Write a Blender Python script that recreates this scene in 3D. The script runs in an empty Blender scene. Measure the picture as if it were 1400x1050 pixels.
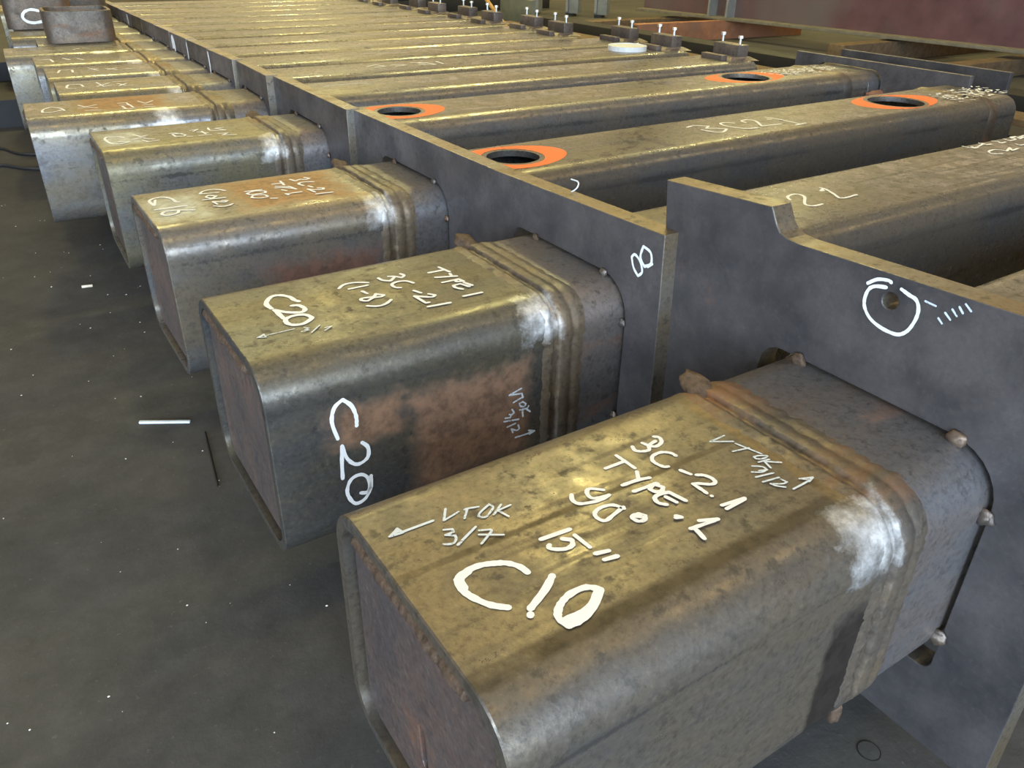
import bpy, bmesh, math, random
from mathutils import Vector, Matrix, noise as mnoise

# ------------------------------------------------------------------ camera, world, light, exposure
scene = bpy.context.scene
COLL = scene.collection
ZT = 0.45                                   # height of the column tops above the floor
YAW, PITCH, ROLL, FPX = 1.0039, 0.5187, 0.0174, 1090.87
fwd = Vector((math.cos(PITCH)*math.cos(YAW), math.cos(PITCH)*math.sin(YAW), -math.sin(PITCH)))
rgt = Vector((math.sin(YAW), -math.cos(YAW), 0)); upv = rgt.cross(fwd)
r2 = rgt*math.cos(ROLL) + upv*math.sin(ROLL); u2 = upv*math.cos(ROLL) - rgt*math.sin(ROLL)
cam_data = bpy.data.cameras.new('camera'); cam = bpy.data.objects.new('camera', cam_data); COLL.objects.link(cam)
m = Matrix.Identity(4)
for i in range(3):
    m[i][0] = r2[i]; m[i][1] = u2[i]; m[i][2] = -fwd[i]
m[0][3], m[1][3], m[2][3] = -0.1821, -0.2792, 0.4571 + ZT
cam.matrix_world = m
cam_data.sensor_width = 36; cam_data.sensor_fit = 'HORIZONTAL'; cam_data.lens = FPX/1400*36
cam_data.clip_start = 0.01; cam_data.clip_end = 200
scene.camera = cam

world = bpy.data.worlds.new('world'); scene.world = world; world.use_nodes = True
wb = world.node_tree.nodes['Background']
wb.inputs[0].default_value = (0.66, 0.82, 1.0, 1); wb.inputs[1].default_value = 11.0     # overcast daylight outside the bay doors

def area(name, loc, target, sx, sy, power, col, portal=False):
    l = bpy.data.lights.new(name, 'AREA'); l.shape = 'RECTANGLE'; l.size = sx; l.size_y = sy
    l.energy = power; l.color = col
    o = bpy.data.objects.new(name, l); COLL.objects.link(o); o.location = loc
    o.rotation_euler = (Vector(target)-Vector(loc)).to_track_quat('-Z', 'Y').to_euler()
    if portal: l.cycles.is_portal = True
    return o
area('bay_door_portal', (-2.5, -6.95, 2.6), (-2.5, 0, 2.6), 9.0, 5.2, 1, (1, 1, 1), True)
area('side_door_portal', (-8.95, -3.0, 2.0), (0, -3.0, 2.0), 6.0, 4.0, 1, (1, 1, 1), True)
# high-bay lamps hanging in the hall
for (lx, ly) in ((4.27, 5.2), (4.05, 11.3), (1.0, 8.5), (9.5, 8.0)):
    l = bpy.data.lights.new('high_bay_lamp_light', 'AREA'); l.shape = 'DISK'; l.size = 0.4
    l.energy = 150; l.color = (1.0, 0.92, 0.36)
    o = bpy.data.objects.new('high_bay_lamp_light', l); COLL.objects.link(o); o.location = (lx, ly, 5.6)
scene.view_settings.view_transform = 'Standard'; scene.view_settings.look = 'None'
scene.view_settings.gamma = 1.0; scene.view_settings.use_curve_mapping = False
scene.view_settings.exposure = 0.05
MARKS=[
('top',0,'thin',0.0022,[[(0.0795,0.2315),(0.0702,0.2177),(0.0873,0.2214)],[(0.0933,0.2212),(0.0963,0.2212),(0.1062,0.218)],[(0.0963,0.2212),(0.0871,0.2104)],[(0.1162,0.2158),(0.1171,0.2108),(0.113,0.2069),(0.1039,0.202),(0.099,0.2061),(0.1031,0.21),(0.1162,0.2158)],[(0.1251,0.2096),(0.1119,0.2009)],[(0.132,0.2045),(0.118,0.2038),(0.1217,0.1917)]]),
('top',0,'thin',0.0024,[[(0.064,0.2068),(0.0709,0.2037),(0.0699,0.1997),(0.0619,0.1998),(0.0688,0.1947),(0.0667,0.1897),(0.0616,0.1868),(0.0547,0.19)],[(0.0898,0.1953),(0.0645,0.1828)],[(0.0897,0.1893),(0.0986,0.1851),(0.0975,0.1822),(0.0824,0.1734)],[(0.0866,0.1844),(0.1044,0.173)]]),
('top',0,'thin',0.0026,[[(0.0623,0.2228),(0.0333,0.2234)],[(0.0304,0.2295),(0.0203,0.2236),(0.0323,0.2224),(0.0304,0.2295),(0.0254,0.2256),(0.0314,0.2254)],[(0.0284,0.2275),(0.0233,0.2236)]]),
('top',0,'bold',0.0062,[[(0.0964,0.1242),(0.0946,0.1332),(0.0878,0.1423),(0.0789,0.1475),(0.0679,0.1517),(0.0559,0.1519),(0.0459,0.1491),(0.0428,0.1442),(0.0416,0.1332),(0.0453,0.1211),(0.0521,0.109),(0.0619,0.0998)],[(0.0559,0.1499),(0.0458,0.1461),(0.0436,0.1352)],[(0.1111,0.1099),(0.097,0.1001),(0.0757,0.0896)],[(0.0726,0.0846),(0.0716,0.0836)],[(0.1345,0.0764),(0.1267,0.0846),(0.1127,0.0858),(0.1006,0.0821),(0.0925,0.0762),(0.0884,0.0693),(0.0902,0.0593),(0.1012,0.0591),(0.1183,0.0647),(0.1345,0.0764)],[(0.1305,0.0755),(0.1143,0.0658),(0.0913,0.0653)]]),
('top',0,'mid',0.0042,[[(0.2185,0.1778),(0.2086,0.186),(0.2026,0.1821),(0.2014,0.1741),(0.2083,0.17),(0.2183,0.1688),(0.2063,0.1671),(0.1953,0.1693),(0.1864,0.1734),(0.1845,0.1805),(0.1887,0.1874)],[(0.2169,0.1458),(0.212,0.1549),(0.2011,0.1581),(0.191,0.1553),(0.1879,0.1484),(0.1918,0.1413),(0.2038,0.1441),(0.2179,0.1478)],[(0.2236,0.1327),(0.2265,0.1277),(0.2224,0.1237),(0.2164,0.1248),(0.2146,0.1309),(0.2176,0.1338),(0.2236,0.1327),(0.2225,0.1277),(0.2186,0.1308)]]),
('top',0,'mid',0.0046,[[(0.1289,0.1515),(0.1579,0.149)],[(0.1448,0.1422),(0.1507,0.1371),(0.1476,0.1312),(0.1395,0.1303),(0.1306,0.1355),(0.1287,0.1395),(0.1308,0.1415)],[(0.1567,0.14),(0.1584,0.121)],[(0.1572,0.112),(0.1691,0.1088)],[(0.159,0.102),(0.171,0.0997)]]),
('top',0,'mid',0.0042,[[(0.3203,0.2209),(0.3242,0.2168),(0.3201,0.2089),(0.31,0.2061),(0.3051,0.2112),(0.3023,0.2182)],[(0.3162,0.2139),(0.3051,0.2112),(0.3,0.2052),(0.293,0.2064),(0.2871,0.2115),(0.2893,0.2185)],[(0.3156,0.1829),(0.3147,0.189),(0.3078,0.1951),(0.2968,0.1953),(0.2907,0.1904),(0.2896,0.1834),(0.2924,0.1754),(0.2964,0.1733)],[(0.3022,0.1622),(0.306,0.1521)],[(0.3099,0.148),(0.3158,0.1439),(0.3187,0.1359),(0.3166,0.1299),(0.3106,0.13),(0.3017,0.1372),(0.2967,0.1393),(0.2975,0.1273),(0.2974,0.1223)],[(0.2983,0.1163),(0.2983,0.1163)],[(0.3219,0.0978),(0.296,0.1013)],[(0.2959,0.0953),(0.3209,0.0968)]]),
('top',0,'mid',0.0044,[[(0.2652,0.2149),(0.266,0.2039),(0.2667,0.1889)],[(0.265,0.2029),(0.242,0.2034)],[(0.2646,0.1829),(0.2584,0.174)],[(0.2683,0.1689),(0.2564,0.1721),(0.2384,0.1734)],[(0.2411,0.1604),(0.2591,0.159),(0.2671,0.1589),(0.2681,0.1569)],[(0.256,0.1551),(0.2641,0.1589),(0.269,0.1508),(0.2639,0.1469),(0.2579,0.1491),(0.256,0.1551)],[(0.2535,0.1291),(0.2487,0.1352),(0.2508,0.1422),(0.2578,0.1441),(0.2678,0.1419)],[(0.2607,0.138),(0.2635,0.1269)],[(0.2678,0.1419),(0.2724,0.1238)],[(0.2492,0.1122),(0.2521,0.1082),(0.2472,0.1103)],[(0.2778,0.0887),(0.2658,0.0899),(0.2478,0.0922),(0.2508,0.0892),(0.2485,0.0762)],[(0.2619,0.096),(0.2778,0.0887)]]),
('top',0,'thin',0.0022,[[(0.3846,0.1836),(0.3636,0.183),(0.3844,0.1706)],[(0.3833,0.1666),(0.3871,0.1546),(0.3918,0.1395)],[(0.389,0.1535),(0.3701,0.1579)],[(0.3937,0.1344),(0.3867,0.1386),(0.3808,0.1397),(0.3807,0.1357),(0.3876,0.1325),(0.3936,0.1334)],[(0.3906,0.1285),(0.3776,0.1307)],[(0.3836,0.1286),(0.3803,0.1177)],[(0.3845,0.1276),(0.3964,0.1184)]]),
('top',0,'thin',0.0022,[[(0.3676,0.1299),(0.3755,0.1238),(0.3753,0.1178),(0.3674,0.1209)],[(0.3733,0.1178),(0.3673,0.1179),(0.3594,0.1231)],[(0.3762,0.1108),(0.3563,0.1151)],[(0.3751,0.1028),(0.3561,0.1061)],[(0.374,0.0998),(0.3759,0.0938),(0.3699,0.0939),(0.36,0.1001),(0.3619,0.095),(0.3678,0.0889)],[(0.3717,0.0828),(0.3917,0.0835),(0.4027,0.0852)],[(0.3898,0.0905),(0.4027,0.0852),(0.3937,0.0824)],[(0.3918,0.0885),(0.3967,0.0844)]]),
('top',1,'bold',0.0068,[[(0.1134,0.1859),(0.1095,0.1939),(0.1077,0.2069),(0.0978,0.22),(0.0868,0.2211),(0.0767,0.2102),(0.0716,0.1973),(0.0734,0.1813)],[(0.1003,0.176),(0.1083,0.1729),(0.1122,0.1589),(0.1071,0.1499),(0.0971,0.152),(0.0852,0.1611),(0.0753,0.1742),(0.0762,0.1562),(0.077,0.1412)],[(0.1099,0.1259),(0.106,0.1379),(0.096,0.143),(0.083,0.1412),(0.0769,0.1342),(0.0768,0.1222),(0.0837,0.1142),(0.0947,0.113),(0.1068,0.1209),(0.1099,0.1259)]]),
('top',1,'thin',0.002,[[(0.0786,0.1042),(0.0416,0.1036)],[(0.0296,0.1027),(0.0397,0.1086),(0.0396,0.0986),(0.0316,0.1017),(0.0376,0.1046)],[(0.0906,0.1011),(0.0956,0.096),(0.0895,0.0941)],[(0.0915,0.0931),(0.0935,0.0901),(0.0835,0.0902)],[(0.1106,0.0969),(0.0934,0.0811)],[(0.1135,0.0859),(0.1225,0.0858),(0.1104,0.0779)]]),
('top',1,'mid',0.005,[[(0.2236,0.1998),(0.2067,0.2099),(0.1897,0.2101),(0.1786,0.2002)],[(0.2185,0.1908),(0.1905,0.1911)],[(0.2033,0.174),(0.2062,0.1629)],[(0.2241,0.1458),(0.2161,0.1548),(0.2091,0.1479),(0.1931,0.1501),(0.189,0.1441),(0.196,0.138),(0.207,0.1439),(0.219,0.1418),(0.2241,0.1458)],[(0.1888,0.1221),(0.2017,0.114),(0.2138,0.1159),(0.2258,0.1247)]]),
('top',1,'mid',0.005,[[(0.2797,0.2072),(0.2816,0.1982),(0.2745,0.1923),(0.2676,0.2013),(0.2597,0.2064)],[(0.2666,0.1993),(0.2545,0.1885),(0.2456,0.1966),(0.2437,0.2076)],[(0.2802,0.1642),(0.2744,0.1763),(0.2614,0.1804),(0.2503,0.1745),(0.2502,0.1625),(0.2562,0.1574)],[(0.268,0.1383),(0.2729,0.1253)],[(0.2808,0.1162),(0.2867,0.1081),(0.2786,0.1042),(0.2598,0.1194),(0.2625,0.0894),(0.2675,0.0893)],[(0.2923,0.0731),(0.2594,0.0764)]]),
('top',1,'mid',0.0052,[[(0.3426,0.2016),(0.3474,0.1765)],[(0.3445,0.1876),(0.3185,0.1888)],[(0.3443,0.1696),(0.3422,0.1596)],[(0.3482,0.1555),(0.3183,0.1668)],[(0.318,0.1438),(0.345,0.1436),(0.3469,0.1325),(0.337,0.1356),(0.339,0.1426)],[(0.3307,0.1067),(0.3248,0.1168),(0.3259,0.1248),(0.3379,0.1256)],[(0.3388,0.1226),(0.3437,0.1096)],[(0.3449,0.1266),(0.3497,0.1115)],[(0.3484,0.0815),(0.3194,0.0828)]]),
('side',1,'mid',0.0052,[[(0.1119,0.1848),(0.1124,0.1991),(0.1075,0.2165),(0.0967,0.2286),(0.0849,0.2202),(0.0798,0.2008),(0.0851,0.174)],[(0.117,0.1573),(0.1245,0.1472),(0.1234,0.1324),(0.1127,0.1258),(0.1029,0.1285),(0.0941,0.1412),(0.0895,0.1614)],[(0.0895,0.1614),(0.0869,0.1344),(0.0858,0.111)],[(0.1251,0.1008),(0.1238,0.0834),(0.1146,0.067),(0.1005,0.0636),(0.0922,0.076),(0.0902,0.0907),(0.0974,0.1055),(0.1112,0.108),(0.1206,0.0985),(0.1219,0.0822),(0.1171,0.076),(0.1087,0.0784)]]),
('side',1,'thin',0.0026,[[(0.3661,0.1646),(0.3452,0.1594),(0.3669,0.1559)],[(0.3669,0.1559),(0.3693,0.1483)],[(0.3687,0.1495),(0.3524,0.1449)],[(0.3689,0.1414),(0.3746,0.1359),(0.3714,0.1326),(0.3647,0.1352),(0.3629,0.1401),(0.3689,0.1414)],[(0.3792,0.1312),(0.3759,0.1279),(0.3637,0.129)],[(0.3682,0.1282),(0.3696,0.1157)],[(0.3754,0.1269),(0.3823,0.1204)]]),
('side',1,'thin',0.0026,[[(0.3505,0.1338),(0.3544,0.1271),(0.3495,0.1249),(0.3457,0.1267)],[(0.349,0.1245),(0.3474,0.1207),(0.3387,0.1224)],[(0.3624,0.1131),(0.3366,0.1172)],[(0.357,0.1077),(0.3422,0.106)],[(0.3615,0.1034),(0.3639,0.0965),(0.3589,0.0948),(0.3494,0.1003),(0.3523,0.0932)],[(0.3564,0.0828),(0.3795,0.0823),(0.3915,0.0833)],[(0.3805,0.0876),(0.3915,0.0833),(0.3824,0.0801)],[(0.3818,0.0838),(0.3886,0.0837)]]),
('top',2,'mid',0.0056,[[(0.0676,0.173),(0.0627,0.1781),(0.06,0.2011),(0.0502,0.2182),(0.0332,0.2195),(0.021,0.2046),(0.0236,0.1716),(0.0321,0.2065)],[(0.0742,0.1429),(0.0192,0.1437)],[(0.0798,0.1088),(0.0519,0.1222),(0.032,0.1235),(0.0238,0.1116),(0.0316,0.0995),(0.0487,0.1043),(0.0539,0.1162)]]),
('top',2,'mid',0.005,[[(0.1621,0.2047),(0.1542,0.2178),(0.1393,0.226),(0.1233,0.2213),(0.1141,0.2064)],[(0.147,0.1989),(0.1161,0.2054)],[(0.1377,0.1761),(0.1268,0.1882),(0.1187,0.1783),(0.1265,0.1632),(0.1377,0.1761)],[(0.1095,0.1624),(0.1494,0.1579)],[(0.1382,0.1401),(0.1471,0.1349),(0.141,0.128),(0.1222,0.1413),(0.1249,0.1212)],[(0.1168,0.1133),(0.1297,0.1032),(0.1417,0.104),(0.1498,0.1099)]]),
('top',2,'mid',0.0052,[[(0.1937,0.1793),(0.2257,0.1769)],[(0.1925,0.1643),(0.2106,0.1731),(0.2275,0.1629),(0.2254,0.1519),(0.1974,0.1523),(0.1935,0.1633)],[(0.222,0.1259),(0.2182,0.14),(0.1993,0.1452),(0.1921,0.1323),(0.2049,0.1212),(0.219,0.122)],[(0.2228,0.1099),(0.2327,0.1038)]]),
('top',2,'mid',0.0052,[[(0.2772,0.2182),(0.2748,0.1862)],[(0.278,0.2012),(0.256,0.2035)],[(0.2568,0.1845),(0.2816,0.1671)],[(0.2526,0.1735),(0.2686,0.1673),(0.2843,0.1491)],[(0.2594,0.1544),(0.2653,0.1444)],[(0.2796,0.1712),(0.2853,0.1451)],[(0.257,0.1245),(0.2598,0.1134)],[(0.288,0.122),(0.26,0.1224)]]),
('top',2,'mid',0.0052,[[(0.3293,0.2195),(0.3361,0.2084),(0.3271,0.2035),(0.3161,0.2097),(0.304,0.2028),(0.2983,0.2199)],[(0.3337,0.1794),(0.3148,0.1867),(0.3027,0.1799),(0.3065,0.1618)],[(0.3144,0.1547),(0.3182,0.1426)],[(0.3251,0.1316),(0.335,0.1264),(0.3309,0.1165),(0.314,0.1227),(0.3051,0.1338),(0.3098,0.1068)],[(0.3395,0.0894),(0.3076,0.0928)]]),
('top',3,'mid',0.0064,[[(0.0651,0.1562),(0.055,0.1741),(0.0299,0.1809),(0.0231,0.1588),(0.0296,0.1079),(0.0458,0.093),(0.0697,0.1043),(0.0486,0.1151)]]),
('top',3,'mid',0.0052,[[(0.0909,0.1805),(0.1032,0.1486),(0.1201,0.1598)],[(0.0814,0.1284),(0.1113,0.1387)],[(0.1006,0.1066),(0.1089,0.0837),(0.1338,0.0889)],[(0.1065,0.1216),(0.1267,0.1048)]]),
('top',3,'mid',0.0052,[[(0.1702,0.1523),(0.1822,0.1524),(0.2015,0.1236),(0.1956,0.1075),(0.1766,0.1103),(0.1753,0.1433),(0.1973,0.1385)],[(0.2027,0.0996),(0.2128,0.0947)]]),
('top',3,'mid',0.0052,[[(0.2231,0.1648),(0.242,0.169),(0.2272,0.1498)],[(0.2343,0.1389),(0.2546,0.1151)],[(0.2298,0.0949),(0.2578,0.0941)],[(0.2453,0.14),(0.2477,0.106)]]),
('top',3,'mid',0.0052,[[(0.269,0.1753),(0.2683,0.1413),(0.3024,0.1306),(0.2841,0.1604),(0.3051,0.1636)],[(0.2757,0.0973),(0.2978,0.0925),(0.281,0.0754),(0.3121,0.0657)]]),
('top',4,'mid',0.0066,[[(0.0974,0.1035),(0.0878,0.1492),(0.0651,0.1684),(0.0452,0.1367),(0.0436,0.0976),(0.0688,0.0935),(0.091,0.1153)]]),
('top',4,'mid',0.0056,[[(0.1372,0.1679),(0.1503,0.1364),(0.1827,0.1555)],[(0.1329,0.1198),(0.1577,0.1246),(0.1804,0.1054)],[(0.1483,0.0793),(0.1867,0.0696)]]),
('top',4,'mid',0.0056,[[(0.2398,0.1535),(0.2618,0.1523),(0.2654,0.1074)],[(0.241,0.1186),(0.2661,0.1154),(0.2707,0.0706)],[(0.2421,0.0596),(0.2713,0.0536)],[(0.2447,0.0997),(0.2502,0.0558)]]),
('top',4,'mid',0.0056,[[(0.2955,0.1635),(0.309,0.1209),(0.3338,0.1538)],[(0.3016,0.0726),(0.325,0.0615)],[(0.2997,0.0996),(0.3248,0.0965)]]),
('top',5,'mid',0.007,[[(0.0783,0.1348),(0.0707,0.1816),(0.0375,0.1854),(0.0306,0.1261),(0.0523,0.1059)]]),
('top',5,'mid',0.006,[[(0.122,0.2024),(0.1363,0.1078),(0.1569,0.1206)],[(0.1159,0.1181),(0.159,0.1737)],[(0.1704,0.1911),(0.2107,0.1835)],[(0.1787,0.1533),(0.1976,0.102)],[(0.1786,0.0993),(0.2052,0.1413)]]),
('top',6,'mid',0.007,[[(0.0386,0.1274),(0.0475,0.1868),(0.0867,0.1821),(0.0849,0.119)]]),
('top',6,'mid',0.006,[[(0.1397,0.211),(0.1664,0.1339)],[(0.1385,0.1589),(0.1717,0.1841)],[(0.194,0.1739),(0.2259,0.12)],[(0.1965,0.133),(0.2322,0.1702)],[(0.2545,0.134),(0.2865,0.1331)]]),
('top',7,'mid',0.007,[[(0.0182,0.1664),(0.0573,0.1648),(0.063,0.0879)],[(0.0999,0.1763),(0.1218,0.122)],[(0.1487,0.1549),(0.1665,0.1025)]]),
('top',8,'mid',0.007,[[(0.1442,0.112),(0.1777,0.0981)],[(0.1931,0.1147),(0.209,0.1182)],[(0.247,0.1196),(0.2731,0.1445)],[(0.2849,0.1499),(0.3067,0.1297)]]),
('top',2,'bold',0.0075,[[(1.384,0.1914),(1.4151,0.197),(1.4478,0.1755),(1.4215,0.1569),(1.4464,0.1435),(1.4651,0.1253),(1.4288,0.1028),(1.4089,0.113),(1.3964,0.1492)],[(1.5377,0.1683),(1.5209,0.1855),(1.4989,0.1818),(1.4905,0.1559),(1.502,0.1198),(1.5198,0.0995),(1.5487,0.0952)],[(1.5716,0.1579),(1.5768,0.1778),(1.6019,0.1834),(1.6126,0.1593),(1.5748,0.1028),(1.6058,0.1004),(1.6427,0.0959)],[(1.6769,0.1804),(1.6875,0.1503),(1.6925,0.0762)],[(1.6703,0.0655),(1.7164,0.0709)],[(1.6596,0.1577),(1.6685,0.1526)]]),
('top',1,'bold',0.0062,[[(1.1083,0.171),(1.1195,0.1869),(1.1386,0.1937),(1.1516,0.1916),(1.1545,0.1816),(1.1473,0.1676),(1.114,0.14),(1.1099,0.128),(1.1198,0.1199),(1.1419,0.1207)],[(1.2316,0.1978),(1.2335,0.1908),(1.2125,0.181),(1.2204,0.1799)],[(1.2325,0.1848),(1.2172,0.1519),(1.2039,0.1301),(1.2159,0.1239),(1.2539,0.1266)]]),
('top',1,'mid',0.0062,[[(1.8583,0.2656),(1.8582,0.2516),(1.8621,0.2456),(1.8821,0.2414),(1.8631,0.2385),(1.8742,0.2524)],[(1.8891,0.2443),(1.9332,0.2559),(1.9283,0.2649),(1.9281,0.2439),(1.9441,0.2427)]]),
('top',1,'mid',0.0062,[[(1.9813,0.2614),(1.9912,0.2523),(1.979,0.2374),(2.0031,0.2382)],[(2.0323,0.2589),(2.0261,0.2399),(2.0591,0.2436),(2.0673,0.2615),(2.0903,0.2613),(2.0572,0.2526)],[(2.0792,0.2484),(2.1222,0.255)],[(2.0691,0.2385),(2.1011,0.2442)]]),
('top',1,'mid',0.0062,[[(1.9046,0.1951),(1.8907,0.2063),(1.8587,0.2006),(1.8475,0.1837),(1.8694,0.1725)],[(1.9066,0.1941),(1.9055,0.1811),(1.9487,0.1977),(1.9235,0.1779),(1.9575,0.1826)],[(2.0018,0.2112),(1.9987,0.1982),(2.0136,0.1971)]]),
('top',5,'mid',0.0095,[[(1.0409,0.1645),(1.0877,0.2002),(1.1085,0.1479),(1.0638,0.1393)],[(1.137,0.1639),(1.1669,0.1659),(1.1908,0.1408),(1.1451,0.1322)],[(1.2319,0.1962),(1.2528,0.1719),(1.2667,0.1454)]]),
('top',5,'mid',0.0095,[[(1.2474,0.1808),(1.2797,0.1749),(1.2999,0.1126),(1.2391,0.1334)],[(1.3345,0.1818),(1.3346,0.1208)]]),
('top',4,'thin',0.006,[[(0.8614,0.1753),(0.8852,0.1821),(0.908,0.1869),(0.9291,0.1847),(0.9599,0.1908),(0.9902,0.1828),(1.0217,0.1689)]]),
('plate',1,'mid',0.0042,[[(-0.0314,0.3575),(-0.0474,0.3535),(-0.0504,0.3385),(-0.0374,0.3295),(-0.0274,0.3405),(-0.0314,0.3575)],[(-0.0444,0.3315),(-0.0534,0.3385)],[(-0.0094,0.3345),(-0.0154,0.3405),(-0.0274,0.3345),(-0.0344,0.3205),(-0.0264,0.3115),(-0.0154,0.3205),(-0.0094,0.3345)]]),
('plate',0,'mid',0.004,[[(0.1887,0.4145),(0.1787,0.4225),(0.1667,0.4255),(0.1627,0.4245)],[(0.1667,0.4175),(0.1787,0.4145),(0.1857,0.4085),(0.1877,0.3965),(0.1847,0.3865),(0.1757,0.3775),(0.1617,0.3725),(0.1457,0.3715),(0.1367,0.3745),(0.1297,0.3835),(0.1257,0.3985),(0.1267,0.4095),(0.1317,0.4165),(0.1397,0.4185),(0.1497,0.4215)]]),
('plate',0,'thin',0.0022,[[(0.1217,0.4185),(0.1097,0.4175)],[(0.1037,0.4065),(0.0987,0.4025)],[(0.0987,0.4145),(0.0917,0.4095)],[(0.0927,0.4205),(0.0867,0.4155)],[(0.0867,0.4255),(0.0817,0.4205)],[(0.0817,0.4305),(0.0747,0.4255)]])]
# ------------------------------------------------------------------ node helpers
def new_mat(name):
    m = bpy.data.materials.new(name); m.use_nodes = True
    nt = m.node_tree; b = nt.nodes['Principled BSDF']
    return m, nt, b
def N(nt, t, **kw):
    n = nt.nodes.new(t)
    for k, v in kw.items():
        if k.startswith('i_'): n.inputs[int(k[2:])].default_value = v
        else: setattr(n, k, v)
    return n
def L(nt, a, b): nt.links.new(a, b)
def mixc(nt, fac, a, b, blend='MIX'):
    n = N(nt, 'ShaderNodeMix', data_type='RGBA', blend_type=blend)
    for sock, v in ((n.inputs[0], fac), (n.inputs[6], a), (n.inputs[7], b)):
        if hasattr(v, 'is_output'): L(nt, v, sock)
        else: sock.default_value = v if not isinstance(v, tuple) or len(v) == 4 else (*v, 1)
    return n.outputs[2]
def mixf(nt, fac, a, b):
    n = N(nt, 'ShaderNodeMix', data_type='FLOAT')
    for sock, v in ((n.inputs[0], fac), (n.inputs[2], a), (n.inputs[3], b)):
        if hasattr(v, 'is_output'): L(nt, v, sock)
        else: sock.default_value = v
    return n.outputs[0]
def math_(nt, op, a, b=0.0, clamp=False):
    n = N(nt, 'ShaderNodeMath', operation=op, use_clamp=clamp)
    for sock, v in ((n.inputs[0], a), (n.inputs[1], b)):
        if hasattr(v, 'is_output'): L(nt, v, sock)
        else: sock.default_value = v
    return n.outputs[0]
def ramp(nt, val, lo, hi, a=0.0, b=1.0):
    n = N(nt, 'ShaderNodeMapRange', clamp=True); L(nt, val, n.inputs[0])
    n.inputs[1].default_value = lo; n.inputs[2].default_value = hi
    n.inputs[3].default_value = a; n.inputs[4].default_value = b
    return n.outputs[0]
def coords(nt, scale=(1, 1, 1), rnd=True):
    tc = N(nt, 'ShaderNodeTexCoord'); mp = N(nt, 'ShaderNodeMapping'); mp.inputs[3].default_value = scale
    v = tc.outputs['Object']
    if rnd:
        oi = N(nt, 'ShaderNodeObjectInfo'); mu = N(nt, 'ShaderNodeVectorMath', operation='SCALE')
        mu.inputs[0].default_value = (17, 31, 23); L(nt, oi.outputs['Random'], mu.inputs[3])
        ad = N(nt, 'ShaderNodeVectorMath', operation='ADD'); L(nt, v, ad.inputs[0]); L(nt, mu.outputs[0], ad.inputs[1]); v2 = ad.outputs[0]
    else: v2 = v
    L(nt, v2, mp.inputs[0])
    return v, mp.outputs[0], v2
def noise(nt, vec, scale, detail=4, rough=0.55, dist=0.0):
    n = N(nt, 'ShaderNodeTexNoise'); n.inputs['Scale'].default_value = scale; n.inputs['Detail'].default_value = detail
    n.inputs['Roughness'].default_value = rough; n.inputs['Distortion'].default_value = dist
    L(nt, vec, n.inputs['Vector']); return n.outputs['Fac']

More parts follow.
